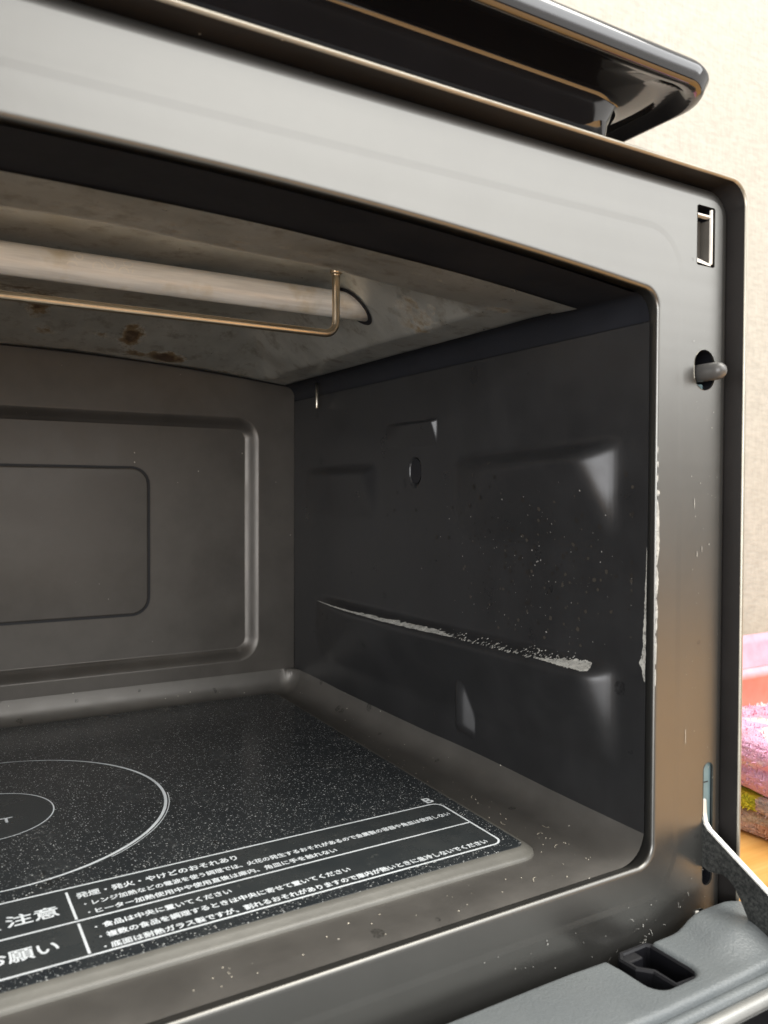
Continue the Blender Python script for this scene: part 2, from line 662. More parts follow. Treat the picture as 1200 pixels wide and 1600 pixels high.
# rolled outer border of the face
bord = []
for dx, y in ((-0.006, -0.00032), (-0.0042, -0.0001), (-0.0026, 0.0005), (-0.0012, 0.0018), (-0.0003, 0.0038), (0, 0.007), (0.0001, 0.012)):
    bord.append([(x, y, z) for x, z in rrect(2 * CX - XO - dx, XO + dx, -0.06 - dx, 0.2788 + dx, 0.0125 + dx)])
ring_loft('face_border', bord, M_FACE, oven, flip=True)


def pocket(name, outline, depth, mat, flip=False):
    n = len(outline)
    lp0 = [(x, -0.0005, z) for x, z in outline]
    lp1 = [(x, 0.0003, z) for x, z in outline]
    cx = sum(p[0] for p in outline) / n
    cz = sum(p[1] for p in outline) / n
    lp2 = [(x, depth, z) for x, z in outline]
    return lp0, lp1, lp2


for nm, hl, dep in (('latch_recess', latch, 0.009), ('pin_recess', pin_hole, 0.016), ('arm_recess', arm_slot, 0.03), ('clip_recess', clip_hole, 0.01)):
    lp0, lp1, lp2 = pocket(nm, hl, dep, M_DARK)
    # thin sheet edge, then the dark box behind the hole (slightly wider than the hole)
    ring_loft('hole_edge', [lp0, lp1], M_STEEL if nm == 'pin_recess' else M_FACE, oven, smooth=False)
    cx = sum(p[0] for p in lp0) / len(lp0)
    cz = sum(p[2] for p in lp0) / len(lp0)
    wide = [(cx + (x - cx) * 1.06, 0.0004, cz + (z - cz) * 1.03) for x, _, z in lp1]
    deep = [(cx + (x - cx) * 1.06, dep, cz + (z - cz) * 1.03) for x, _, z in lp1]
    ring_loft(nm, [lp1, wide, deep], M_DARK, oven, smooth=False, cap=True)

# latch slot furniture
lt = box('latch_plate', 0.0245, 0.0318, 0.0052, 0.0062, 0.2484, 0.2655, M_GREY, oven, 0.0002)
box('latch_bar', 0.0232, 0.0326, -0.0002, 0.0024, 0.26555, 0.2664, M_WHITE, oven, 0.0002)
box('latch_bar', 0.0317, 0.0327, -0.0003, 0.0008, 0.2462, 0.2690, M_WHITE, oven, 0.0002)
box('latch_plate', 0.0320, 0.0326, 0.0010, 0.0084, 0.2470, 0.2650, M_GREY, oven, 0.0001)
mesh('latch_ramp', [(0.0230, 0.0, 0.2478), (0.0318, 0.0, 0.2463), (0.0318, 0.006, 0.2498), (0.0230, 0.006, 0.2502),
                    (0.0230, 0.0, 0.2462), (0.0318, 0.0, 0.2455)], [(0, 1, 2, 3), (4, 5, 1, 0)], M_WHITE, oven, False)
# door switch pin
pr = 0.0037
pts, rr = [(0.0288, 0.016, 0.2008), (0.0288, -0.0062, 0.2008)], [pr, pr]
for a in (25, 50, 70, 84, 90):
    pts.append((0.0288, -0.0062 - pr * 1.05 * math.sin(math.radians(a)), 0.2008))
    rr.append(max(0.0002, pr * math.cos(math.radians(a))))
pin = tube('switch_pin', pts, rr, M_PIN, oven, 24)
box('switch_housing', 0.0235, 0.0335, 0.004, 0.012, 0.1935, 0.1967, M_TEAL, oven, 0.0008)
# scale behind the hinge slot
box('hinge_carrier', 0.0306, 0.0371, 0.0009, 0.0028, -0.004, 0.0362, M_TEAL, oven, 0.0002)
for k, z in enumerate((0.0268, 0.0150, 0.0120, 0.0092, 0.0068, 0.0046)):
    box('carrier_groove_shade', 0.0322 + 0.0005 * (k % 2), 0.0352 - 0.0006 * (k % 3), 0.0007, 0.0012, z, z + 0.0004, M_HOLLOW, oven, 0)
# small white clip peeping out above the door
box('door_clip', 0.0262, 0.0284, -0.0012, 0.004, -0.0318, -0.0265, M_WHITE, oven, 0.0005)

# ------------------------------------------------------------------ cabinet (outer case): thin sheet whose front edge stands proud of the face
def case_loop(d, y):
    return [(x, y, z) for x, z in rrect(2 * CX - 0.0464 + d, 0.0464 - d, -0.066 + d, 0.2813 - d, 0.0105 - d)]


cs = [case_loop(0.0016, 0.35), case_loop(0.0016, 0.012), case_loop(0.0016, -0.0066)]
ring_loft('cabinet', cs, M_CASE, oven)
ring_loft('cabinet', [case_loop(0, -0.0066), case_loop(0, 0.395), case_loop(0.0012, 0.402), case_loop(0.004, 0.404)], M_CASE, oven, cap=True)
M_TRIM = plain('edge_trim', (0.34, 0.315, 0.26), 0.35, 0.6)
ring_loft('edge_trim', [case_loop(0.0016, -0.0066), case_loop(0.0014, -0.0073), case_loop(0.0008, -0.0077), case_loop(0.0002, -0.0074), case_loop(0, -0.0066)], M_TRIM, oven)
for fx in (-0.45, -0.01):
    for fy in (0.06, 0.34):
        tube('foot', [(fx, fy, -0.0845), (fx, fy, -0.0835), (fx, fy, -0.064)], [0.012, 0.0135, 0.0135], M_DARK, oven, 20)

# ------------------------------------------------------------------ cavity: right wall with pressed rails
def rail(Y, Z, y0, y1, zc, amp, below, facet, up=0.0035, back=0.02):
    prof = np.where(Z > zc, np.clip(1 - (Z - zc) / up, 0, 1), np.clip(1 - (zc - Z) / below, 0, 1)) * amp
    f = (Y - y0) / facet * amp
    bk = (y1 - Y) / back * amp
    h = smin(prof, f, amp * 0.35)
    h = smin(h, bk, amp * 0.5)
    return np.maximum(h, 0)


def wall_height(Y, Z):
    Y0, Z0, acc = Y, Z, 0
    for oy, oz, wt in BLUR:
        acc = acc + wt * rails(Y + oy, Z + oz)
    Y, Z = Y0, Z0
    h = tab(Y, Z, acc)
    # upright rib, its near flank turned towards the door
    rise = 0.0072 * np.clip((Y - 0.1176) / 0.0092, 0, 1)
    fallr = 0.0072 * np.clip((0.1348 - Y) / 0.0080, 0, 1)
    zr = smin(smin(rise, fallr, 0.0035), 0.0072 * np.clip((0.062 - Z) / 0.020, 0, 1), 0.003)
    zr = smin(zr, 0.0072 * np.clip((Z - 0.0205) / 0.0065, 0, 1), 0.003)
    h = np.maximum(h, np.maximum(zr, 0))
    # keyhole pressed outwards
    hz = np.clip(Z, 0.1608, 0.1652)
    d = np.hypot(Y - 0.1770, Z - hz) - 0.0055
    h = h - 0.007 * np.clip(-d / 0.0009 + 0.5, 0, 1)
    return h + 0.00022 * np.sin(Y * 31 + 1.2) * np.sin(Z * 27 + 0.5)


BLUR = [(a * 0.0030, b * 0.0019, math.exp(-(a * a + b * b) / 2)) for a in (-2.1, -1.5, -0.9, -0.3, 0.3, 0.9, 1.5, 2.1) for b in (-1.6, -0.8, 0, 0.8, 1.6)]
_t = sum(b[2] for b in BLUR)
BLUR = [(a, b, c / _t) for a, b, c in BLUR]


def rails(Y, Z):
    h = rail(Y, Z, 0.0205, 0.305, 0.0722 + 0.004 * (Y < 0) + 0 * Y, 0.0098, 0.040, 0.0108, 0.0035, 0.05)
    h = np.maximum(h, rail(Y, Z, 0.0205, 0.136, 0.1655 + (0.030 - np.clip(Y, 0.0, 0.136)) * 0.035, 0.0118, 0.038, 0.0130, 0.007, 0.05))
    h = np.maximum(h, rail(Y, Z, 0.223, 0.324, 0.1638, 0.0042, 0.03, 0.009, 0.003, 0.04))
    pass
    return h


def tab(Y, Z, h):
    h = np.maximum(h, rail(Y, Z, 0.1538, 0.21, 0.1905, 0.0034, 0.014, 0.0032, 0.0016, 0.03))
    return h


def lines(a, b, coarse, fine_ranges, fine):
    out = [a]
    while out[-1] < b - 1e-9:
        s = fine if any(r0 - coarse <= out[-1] <= r1 for r0, r1 in fine_ranges) else coarse
        out.append(min(b, out[-1] + s))
    return np.array(out)


ys = lines(0.0042, D - 0.0005, 0.0014, [(0.169, 0.185), (0.116, 0.136), (0.018, 0.040), (0.152, 0.159)], 0.0006)
zs = lines(0.0, 0.2196, 0.0014, [(0.156, 0.172), (0.189, 0.193), (0.066, 0.078)], 0.0006)
Yg, Zg = np.meshgrid(ys, zs, indexing='ij')
zlow = 0.0104 + (Yg - 0.0) * 0.0165
Zw = zlow + (Zg / 0.2196) * (0.2196 - zlow)
Zf = 0.0105 + (Zg / 0.2196) * (0.2196 - 0.0105)
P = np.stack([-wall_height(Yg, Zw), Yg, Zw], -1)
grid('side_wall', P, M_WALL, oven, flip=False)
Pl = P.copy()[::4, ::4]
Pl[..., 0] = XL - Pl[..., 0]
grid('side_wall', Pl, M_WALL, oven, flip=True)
box('hole_shade_backing', 0.0088, 0.0098, 0.165, 0.189, 0.15, 0.176, M_HOLLOW, oven, 0)

mesh('vent_hole_shade', [(0.0007, y, z) for y, z in capsule(0.1770, 0.1630, 0.0052, 0.0072)], [tuple(range(22))], M_HOLLOW, oven, False)  # dark disc just inside the wall, shade of the hole put into colour
# back wall with the pressed frame
xs = np.unique(np.concatenate([np.linspace(XL, -0.05, 120), np.linspace(-0.05, -0.02, 60), np.linspace(-0.02, 0.0, 10), np.linspace(XL, XL + 0.05, 30)]))
zz = np.unique(np.concatenate([np.linspace(0.0095, 0.045, 60), np.linspace(0.045, 0.19, 60), np.linspace(0.19, 0.212, 45), np.linspace(0.212, 0.246, 12)]))
Xg, Zg2 = np.meshgrid(xs, zz, indexing='ij')


def rr_sdf(X, Z, x0, x1, z0, z1, r):
    cx, cz, hx, hz = (x0 + x1) / 2, (z0 + z1) / 2, (x1 - x0) / 2 - r, (z1 - z0) / 2 - r
    qx, qz = np.abs(X - cx) - hx, np.abs(Z - cz) - hz
    return np.hypot(np.maximum(qx, 0), np.maximum(qz, 0)) + np.minimum(np.maximum(qx, qz), 0) - r


sd = rr_sdf(Xg, Zg2, XL + 0.0288, -0.0288, 0.0264, 0.2052, 0.0165)
tt = np.clip(-sd / 0.0082, 0, 1)
# soft S ramp with two fairly crisp bends
dep = 0.0062 * (tt - 0.04 * np.sin(2 * np.pi * tt))
bulge = 0.0012 * np.sin((Xg - XL) / -XL * math.pi) * np.sin(Zg2 / 0.24 * math.pi)
Pb = np.stack([Xg, D + dep + bulge * (tt > 0.99), Zg2], -1)
grid('back_wall', Pb, M_CAV, oven, flip=False)
yb = D + 0.0062 + 0.0006
cov = []
for d, y in ((0.0, yb), (0.0, yb - 0.0006), (0.0004, yb - 0.0011), (0.0012, yb - 0.0012)):
    cov.append([(x, y, z) for x, z in rrect(2 * CX + 0.1092 + d, -0.1092 - d, 0.0655 + d, 0.1668 - d, 0.0115 - d)])
ring_loft('cover_plate', cov, M_CAV, oven, cap=True, flip=False)
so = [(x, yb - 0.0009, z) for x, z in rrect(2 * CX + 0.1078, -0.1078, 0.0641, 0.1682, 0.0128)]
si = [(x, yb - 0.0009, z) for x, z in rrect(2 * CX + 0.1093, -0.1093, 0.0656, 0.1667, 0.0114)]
ring_loft('cover_gap_shade', [so, si], M_HOLLOW, oven)  # dark ring laid on the panel for the shade in the plate's gap

# roof: cornice and arched top, with the big cut-out for the bare metal reflector
def roof_profile():
    pts = []
    for k in range(13):
        a = k / 12 * math.pi / 2
        pts.append((0.0006 - 0.0078 * (1 - math.cos(a)), 0.2200 + 0.0105 * math.sin(a) * 0.985))
    x = pts[-1][0]
    half = []
    for k in range(1, 60):
        xx = x + (CX - x) * k / 59
        half.append((xx, arch_z(xx)))
    right = pts + half
    left = [(XL - a, b) for a, b in reversed(right[:-1])]
    return right + left


rp = roof_profile()
ry = np.array([0.0048, 0.012, 0.024, 0.0365, 0.0372, 0.10, 0.2, 0.338, 0.3402, D + 0.0012])
PR = np.array([[(x, y, z) for y in ry] for x, z in rp])
xm = np.array([(rp[i][0] + rp[i + 1][0]) / 2 for i in range(len(rp) - 1)])
ym = (ry[:-1] + ry[1:]) / 2
msk = ~(((xm[:, None] < -0.0125) & (xm[:, None] > XL + 0.0125)) & ((ym[None] > 0.037) & (ym[None] < 0.339)))
grid('cavity_roof', PR, M_ROOF, oven, flip=False, mask=msk)

# reflector: pressed metal ceiling with a deep trough for the heater
def refl_height(X, Y):
    u = np.abs(X - CX)
    xe = 0.2295 - u            # distance from the side walls
    base = ZT - ARCH * (u / 0.2295) ** 2 * 1.088
    lip = 0.0012 * sstep((Y - 0.036) / 0.03)
    sx = 0.3 * sstep((xe - 0.026) / 0.044) + 0.7 * np.clip((xe - 0.030) / 0.036, 0, 1)
    sf = sstep((Y - 0.066) / 0.06)
    sb = sstep((0.3395 - Y) / 0.075)
    t = np.minimum(np.minimum(sx, sf), sb)
    t = smin(smin(sx, sf, 0.18), sb, 0.18)
    t = np.clip(t, 0, 1)
    top = 0.2635
    h = base + lip + (top - base) * t
    h += 0.0009 * np.exp(-(((X + 0.070) / 0.0045) ** 2)) * sf * sb * (Y < 0.16)    # crease beside the rod mount
    h += 0.0004 * np.sin(X * 70) * np.sin(Y * 55 + 1)
    # corner dimple
    h -= 0.0034 * np.exp(-(((X + 0.046) / 0.010) ** 2 + ((Y - 0.285) / 0.014) ** 2))
    h -= 0.0022 * np.exp(-(((X + 0.03) / 0.006) ** 2 + ((Y - 0.315) / 0.010) ** 2))
    return h - 0.0007


xr = lines(XL + 0.0095, -0.0095, 0.0035, [(-0.09, -0.0095)], 0.0016)
yr = lines(0.0355, 0.3425, 0.0024, [], 0.002)
XR, YR = np.meshgrid(xr, yr, indexing='ij')
PZ = np.stack([XR, YR, refl_height(XR, YR)], -1)
# tidy rim: outermost row turned up so the sheet shows a thickness
refl = grid('ceiling_reflector', PZ, M_REFL, oven, flip=False)
st = np.zeros(XR.shape)
for bxx, byy, rx, ryy, a in ((-0.131, 0.308, 0.007, 0.012, 1.4), (-0.104, 0.327, 0.012, 0.007, 1.6), (-0.123, 0.327, 0.012, 0.006, 0.9),
                             (-0.19, 0.285, 0.008, 0.014, 1.2), (-0.183, 0.312, 0.006, 0.005, 0.8), (-0.2, 0.27, 0.02, 0.010, 0.7),
                             (-0.15, 0.31, 0.008, 0.006, 0.6), (-0.052, 0.335, 0.012, 0.004, 0.8), (-0.07, 0.26, 0.008, 0.006, 0.5),
                             (-0.17, 0.06, 0.09, 0.012, 0.3), (-0.08, 0.05, 0.05, 0.009, 0.25), (-0.035, 0.12, 0.012, 0.018, 0.6),
                             (-0.028, 0.07, 0.008, 0.010, 0.5), (-0.13, 0.235, 0.03, 0.008, 0.5)):
    st = np.maximum(st, a * np.exp(-((XR - bxx) / rx) ** 2 - ((YR - byy) / ryy) ** 2))
at = refl.data.attributes.new('stain', 'FLOAT', 'POINT')
at.data.foreach_set('value', st.reshape(-1).astype(np.float32))

# heater tube, dark discs for its shaded end holes, and the thin sensor rod in front of it
TY, TZ, TR = 0.162, 0.2502, 0.0071
tube('heater_tube', [(x, TY, TZ) for x in np.linspace(XL + 0.04, -0.04, 24)], TR, M_TUBE, oven, 32)
for side_ in (1, -1):
    cand = np.linspace(0.02, 0.08, 400)
    hh = refl_height(-cand, np.full_like(cand, TY))
    x0 = CX + side_ * (-CX - float(cand[np.argmin(np.abs(hh - TZ - 0.001))]))
    vs_ = [(x0, TY, float(refl_height(np.array(x0), np.array(TY))) - 0.0006)]
    for ring_r in (0.5, 1.0):
        for k in range(28):
            a = 2 * math.pi * k / 28
            xx, yy = x0 + side_ * 0.0002 + 0.0100 * ring_r * math.cos(a), TY + 0.0100 * ring_r * math.sin(a)
            vs_.append((xx, yy, float(refl_height(np.array(xx), np.array(yy))) - 0.0006))
    fs_ = [(0, 1 + k, 1 + (k + 1) % 28) for k in range(28)] + [(1 + k, 29 + k, 29 + (k + 1) % 28, 1 + (k + 1) % 28) for k in range(28)]
    mesh('tube_hole_shade', vs_, fs_, M_HOLLOW, oven, True)  # dark disc draped on the sheet, paints the shaded opening round the tube
RY, RZ, RR = 0.144, 0.2302, 0.0020
xc = -0.0698
path = [(xc, RY, 0.2665), (xc, RY, 0.252), (xc, RY, 0.2375)]
for k in range(1, 9):
    a = k / 8 * math.pi / 2
    path.append((xc - 0.0062 * (1 - math.cos(a)), RY, 0.2364 - 0.0062 * math.sin(a)))
xs_ = np.linspace(xc - 0.008, XL - xc + 0.008, 30)
path += [(x, RY, RZ) for x in xs_]
for k in range(1, 9):
    a = k / 8 * math.pi / 2
    path.append((XL - xc - 0.0 + 0.0062 * (1 - math.sin(a)) - 0.0, RY, RZ + 0.0062 * (1 - math.cos(a))))
path += [(XL - xc, RY, 0.252), (XL - xc, RY, 0.2665)]
rod = tube('sensor_rod', path, RR, M_BRASS, oven, 14)
for x in (xc, XL - xc):
    zn = float(refl_height(np.array(x), np.array(RY))) - 0.2640
    tube('rod_nut', [(x, RY, 0.2660 + zn), (x, RY, 0.2618 + zn), (x, RY, 0.2612 + zn)], [0.0031, 0.0031, 0.0024], M_BRASS, rod, 6)
    tube('rod_nut', [(x, RY, 0.2615 + zn), (x, RY, 0.2600 + zn)], [0.0026, 0.0021], M_BRASS, rod, 12)
tube('thermistor_pin', [(-0.006, 0.294, 0.2275), (-0.006, 0.294, 0.2100), (-0.006, 0.294, 0.2093)], [0.00105, 0.00105, 0.0007], M_STEEL, oven, 14)

# ------------------------------------------------------------------ floor pan, glass plate, bead
xf = np.unique(np.concatenate([np.linspace(XL, XL + 0.016, 12), np.linspace(XL + 0.016, -0.016, 60), np.linspace(-0.016, 0.0002, 24)]))
yf = np.unique(np.concatenate([np.linspace(0.0046, 0.32, 70), np.linspace(0.32, D - 0.0002, 24)]))
XF, YF = np.meshgrid(xf, yf, indexing='ij')
zl = 0.0112 + YF * 0.0165
cr = 0.0135
sx2 = np.maximum((XF + 0.0137) / cr, (XL + 0.0137 - XF) / cr)
sy2 = (YF - (D - 0.0128)) / 0.0125
s2 = np.clip(np.hypot(np.maximum(sx2, 0), np.maximum(sy2, 0)), 0, 1)
ZF = zl * (1 - np.sqrt(np.clip(1 - s2 ** 2, 0, 1)))
nose = 0.0009 * np.clip((0.007 - YF) / 0.0024, 0, 1) ** 2
PF = np.stack([XF, YF, ZF - nose], -1)
grid('floor_pan', PF, M_PAN, oven, flip=True)


def glass_outline(d, arcn=4):
    """glass edge, d outwards; slightly skewed as the plate sits in its pan"""
    r = 0.004 + d
    cs_ = [(-0.0392 + d, 0.0336 - d), (-0.0248 + d, 0.3262 + d), (2 * CX + 0.0248 - d, 0.3262 + d), (2 * CX + 0.0392 - d, 0.0336 - d)]
    out = []
    for i, (x, y) in enumerate(cs_):
        sx = -1 if i in (0, 1) else 1
        sy = 1 if i in (0, 3) else -1
        for k in range(arcn + 1):
            a = [(-90, 0), (0, 90), (90, 180), (180, 270)][i]
            ang = math.radians(a[0] + (a[1] - a[0]) * k / arcn)
            out.append((x + sx * r + r * math.cos(ang), y + sy * r + r * math.sin(ang)))
    return out


GZ = 0.0040
gl = [[(x, y, z) for x, y in glass_outline(d)] for d, z in ((0.0012, 0.0005), (0.0012, GZ - 0.0004), (0.0009, GZ - 0.0001), (0.0003, GZ))]
glass = ring_loft('glass_plate', gl, M_GLASS, oven, cap=True, smooth=False)
gb = [[(x, y, z) for x, y in glass_outline(d)] for d, z in ((0.0000, GZ - 0.0006), (0.0006, GZ - 0.0001), (0.0016, GZ - 0.0002), (0.0030, GZ - 0.0010), (0.0047, GZ - 0.0022), (0.0056, GZ - 0.0026), (0.0060, GZ - 0.0031), (0.0062, -0.0004))]
ring_loft('glass_bead', gb, M_BEAD, oven)

# printing on the glass
PZ0 = GZ + 0.00006
PZ1 = GZ + 0.00013


def flat_poly(name, pts2, z, mat, parent):
    vs, fs = sheet(pts2, [])
    return mesh(name, [(x, y, z) for x, y in vs], fs, mat, parent, False)


def ribbon(name, pts2, w, z, mat, parent, closed=False):
    vs, fs = [], []
    n = len(pts2)
    for i in range(n):
        a = Vector(pts2[i - 1] if (closed or i > 0) else pts2[i])
        b = Vector(pts2[(i + 1) % n] if (closed or i < n - 1) else pts2[i])
        d = (b - a).normalized()
        nn = Vector((-d.y, d.x))
        ww = w[i] if isinstance(w, (list, tuple)) else w
        p = Vector(pts2[i])
        for s in (-1, 1):
            q = p + nn * ww / 2 * s
            vs.append((q.x, q.y, z))
    for i in range(n if closed else n - 1):
        j = (i + 1) % n
        fs.append((2 * i, 2 * j, 2 * j + 1, 2 * i + 1))
    return mesh(name, vs, fs, mat, parent, False)


bx0, bx1, by0, by1 = 2 * CX + 0.0445, -0.0445, 0.0392, 0.0890
boxl = rrect(bx0, bx1, by0, by1, 0.0046, ne=4, nc=6)
boxl = [(x + (y - 0.064) * 0.03 * (1 if x > CX else -1), y) for x, y in boxl]
flat_poly('print_panel', boxl, PZ0, M_BOX, glass)
ribbon('print_line', boxl, 0.0009, PZ1, M_PRINT, glass, True)
ribbon('print_line', [(bx0, 0.0630), (bx1 - 0.0002, 0.0630)], 0.0009, PZ1, M_PRINT, glass)
ribbon('print_line', [(-0.2102, 0.0860), (-0.2106, 0.0643)], 0.0009, PZ1, M_PRINT, glass)
ribbon('print_line', [(-0.2106, 0.0612), (-0.2111, 0.0405)], 0.0009, PZ1, M_PRINT, glass)


def circle(r, a0=0, a1=360, n=96, cx=CX, cy=0.178):
    return [(cx + r * math.cos(math.radians(a0 + (a1 - a0) * k / n)), cy + r * math.sin(math.radians(a0 + (a1 - a0) * k / n))) for k in range(n + (0 if a1 - a0 == 360 else 1))]


flat_poly('print_panel', circle(0.0292, n=72), PZ0, M_BOX, glass)
ribbon('print_ring', circle(0.0296), 0.0006, PZ1, M_PRINT, glass, True)
ws = [0.0014 * max(0.18, min(1.0, math.sin(math.pi * k / 96) * 1.5)) for k in range(97)]
ribbon('print_ring', circle(0.0792, -110, 78, 96), ws, PZ1, M_PRINT, glass)
ribbon('print_ring', circle(0.0788, 62, 250, 96), ws, PZ1, M_PRINT, glass)
ribbon('print_ring', circle(0.0808, -60, -8, 40), 0.0004, PZ1, M_PRINT, glass)


def lettering(text, x0, x1, y0, height=None, skew=0.0, slope=0.0, bold=0.045, body=None):
    c = bpy.data.curves.new('lettering', 'FONT')
    c.body = text
    c.size = 1.0
    c.resolution_u = 2
    c.offset = 0.0
    o = bpy.data.objects.new('lettering', c)
    COL.objects.link(o)
    bpy.context.view_layer.update()
    me = bpy.data.meshes.new_from_object(o.evaluated_get(bpy.context.evaluated_depsgraph_get()))
    bpy.data.objects.remove(o)
    bpy.data.curves.remove(c)
    co = np.empty(len(me.vertices) * 3, np.float32)
    me.vertices.foreach_get('co', co)
    co = co.reshape(-1, 3)
    mn, mx = co.min(0), co.max(0)
    sx = (x1 - x0) / (mx[0] - mn[0])
    sy = sx if height is None else height / (mx[1] - mn[1])
    X = x0 + (co[:, 0] - mn[0]) * sx
    Y = y0 + (co[:, 1] - mn[1]) * sy + (X - x0) * slope
    nv = len(me.vertices)
    polys = [tuple(p.vertices) for p in me.polygons]
    vs, fs = [], []
    w = bold * abs(sx)
    for k, (dx, dy) in enumerate(((0, 0), (w, 0), (0, w), (w, w)) if bold else ((0, 0),)):
        vs += [(float(a) + dx, float(b) + dy, PZ1 + 0.00002 + k * 0.00001) for a, b in zip(X, Y)]
        fs += [tuple(i + k * nv for i in f) for f in polys]
    bpy.data.meshes.remove(me)
    me = bpy.data.meshes.new('lettering')
    me.from_pydata(vs, [], fs)
    me.update()
    ob = link('lettering', me, M_PRINT, glass, False)
    return ob


lettering('発煙・発火・やけどのおそれあり', -0.2076, -0.1466, 0.0790, 0.0043, slope=0.012)
lettering('レンジ加熱などの電波を使う調理では、火花の発生するおそれがあるので金属製の容器や角皿は使用しない', -0.2036, -0.0469, 0.0720, 0.0036, slope=0.012)
lettering('ヒーター加熱使用中や使用直後は庫内、角皿に手を触れない', -0.2038, -0.1090, 0.0653, 0.0036, slope=0.008)
lettering('食品は中央に置いてください', -0.2038, -0.1583, 0.0543, 0.0036, slope=0.015)
lettering('複数の食品を調理するときは中央に寄せて置いてください', -0.2040, -0.1126, 0.0474, 0.0036, slope=0.01)
lettering('底面は耐熱ガラス製ですが、割れるおそれがありますので庫内が熱いときに急冷しないでください', -0.2042, -0.0508, 0.0404, 0.0036, slope=0.008)
for y in (0.0738, 0.0672, 0.0560, 0.0491, 0.0422):
    flat_poly('print_dot', circle(0.00042, n=10, cx=-0.2059, cy=y), PZ1 + 0.00002, M_PRINT, glass)
lettering('注意', -0.2316, -0.2151, 0.0700, 0.0078, bold=0.03)
lettering('お願い', -0.2408, -0.2189, 0.0468, 0.0072, bold=0.03)
lettering('B', -0.0485, -0.0444, 0.0908, 0.0056, bold=0.03)
lettering('HEAT', -0.2411, -0.2181, 0.1664, 0.0056, bold=0.02)
tri = [(-0.2428, 0.0702), (-0.2336, 0.0702), (-0.2382, 0.0778)]
ribbon('warning_triangle', tri, 0.0009, PZ1, M_PRINT, glass, True)

# ------------------------------------------------------------------ worn paint
def jag_strip(name, path, mat, parent, place, seed, n=60):
    """ragged strip: path = (s, lower, upper) stations; place maps (s, t) to 3D"""
    r_ = random.Random(seed)
    s = [p[0] for p in path]
    vs, fs = [], []
    jl = ju = 0
    for k in range(n + 1):
        q = s[0] + (s[-1] - s[0]) * k / n
        lo = np.interp(q, s if s[0] < s[-1] else s[::-1], [p[1] for p in (path if s[0] < s[-1] else path[::-1])])
        hi = np.interp(q, s if s[0] < s[-1] else s[::-1], [p[2] for p in (path if s[0] < s[-1] else path[::-1])])
        w = hi - lo
        jl = 0.7 * jl + r_.uniform(-0.07, 0.07) * w
        ju = 0.7 * ju + r_.uniform(-0.17, 0.17) * w
        A_, B_ = lo + jl, max(lo + jl + 0.00003, hi + ju)
        vs += [place(q, A_ + (B_ - A_) * m_ / 5) for m_ in range(6)]
    for k in range(n):
        for m_ in range(5):
            fs.append((6 * k + m_, 6 * k + 6 + m_, 6 * k + 7 + m_, 6 * k + 1 + m_))
    return mesh(name, vs, fs, mat, parent, False)


def on_wall(y, z):
    h = float(wall_height(np.array([y]), np.array([z]))[0])
    return (-h - 0.0004, y, z)


jag_strip('worn_paint', [(0.303, 0.0726, 0.0729), (0.24, 0.0724, 0.0734), (0.2, 0.0722, 0.0738), (0.165, 0.0724, 0.0744), (0.145, 0.0728, 0.0742), (0.13, 0.0730, 0.0735)], M_CHIP, oven, on_wall, 3, 220)
jag_strip('worn_paint', [(0.064, 0.0731, 0.0735), (0.052, 0.0730, 0.0745), (0.042, 0.0728, 0.0757), (0.036, 0.0728, 0.0760), (0.0325, 0.0729, 0.0754), (0.031, 0.0731, 0.0738)], M_CHIP, oven, on_wall, 5, 90)


def flecks(name, n, place, sampler, size, mat, parent, seed, stretch=1.0):
    r_ = random.Random(seed)
    vs, fs = [], []
    for _ in range(n):
        u, v = sampler(r_)
        k = r_.randint(4, 6)
        sz = size * r_.uniform(0.35, 1.0) ** 1.5
        a0 = r_.uniform(0, 6.28)
        b = len(vs)
        for i in range(k):
            a = a0 + 6.283 * i / k
            rr_ = sz * r_.uniform(0.6, 1.2)
            vs.append(place(u + rr_ * math.cos(a) * stretch, v + rr_ * math.sin(a)))
        fs.append(tuple(range(b, b + k)))
    o = mesh(name, vs, fs, mat, parent, False)
    o['kind'] = 'stuff'
    return o


flecks('worn_flecks', 170, on_wall, lambda r: (r.uniform(0.06, 0.15), 0.0732 + abs(r.gauss(0, 0.0011)) - 0.0004), 0.00042, M_CHIP, oven, 11, 1.6)
flecks('worn_flecks', 60, on_wall, lambda r: (r.uniform(0.032, 0.075), 0.0742 + abs(r.gauss(0, 0.0016))), 0.0004, M_CHIP, oven, 12, 1.6)
M_DUSTY = plain('dried_splash', (0.3, 0.29, 0.27), 0.5)
flecks('splash_flecks', 110, on_wall, lambda r: (min(0.19, max(0.012, r.gauss(0.075, 0.035))), min(0.155, max(0.085, r.gauss(0.118, 0.02)))), 0.00042, M_DUSTY, oven, 13)
M_BURNT = plain('burnt_splash', (0.018, 0.016, 0.014), 0.5)
flecks('splash_flecks', 110, on_wall, lambda r: (min(0.2, max(0.012, r.gauss(0.08, 0.04))), min(0.158, max(0.085, r.gauss(0.122, 0.018)))), 0.0015, M_BURNT, oven, 14)
M_BROWN = plain('brown_splash', (0.05, 0.044, 0.037), 0.3)
flecks('splash_flecks', 90, on_wall, lambda r: (min(0.2, max(0.012, r.gauss(0.06, 0.035))), min(0.2, max(0.082, r.gauss(0.115, 0.024)))), 0.0013, M_BROWN, oven, 15)


def on_flange(z, d):
    # rolled edge of the opening, d = distance outwards over the bend
    y = 0.0018 - (d - 0.0005) / 0.0036 * 0.0019 if d < 0.004 else -0.0001
    prof = [(0.0002, 0.0012), (0.0004, 0.0005), (0.0009, 0.0001), (0.0015, -0.0001), (0.0036, -0.0001)]
    yy = np.interp(d, [p[0] for p in prof], [p[1] for p in prof])
    return (d - 0.0001, yy - 0.00022, z)


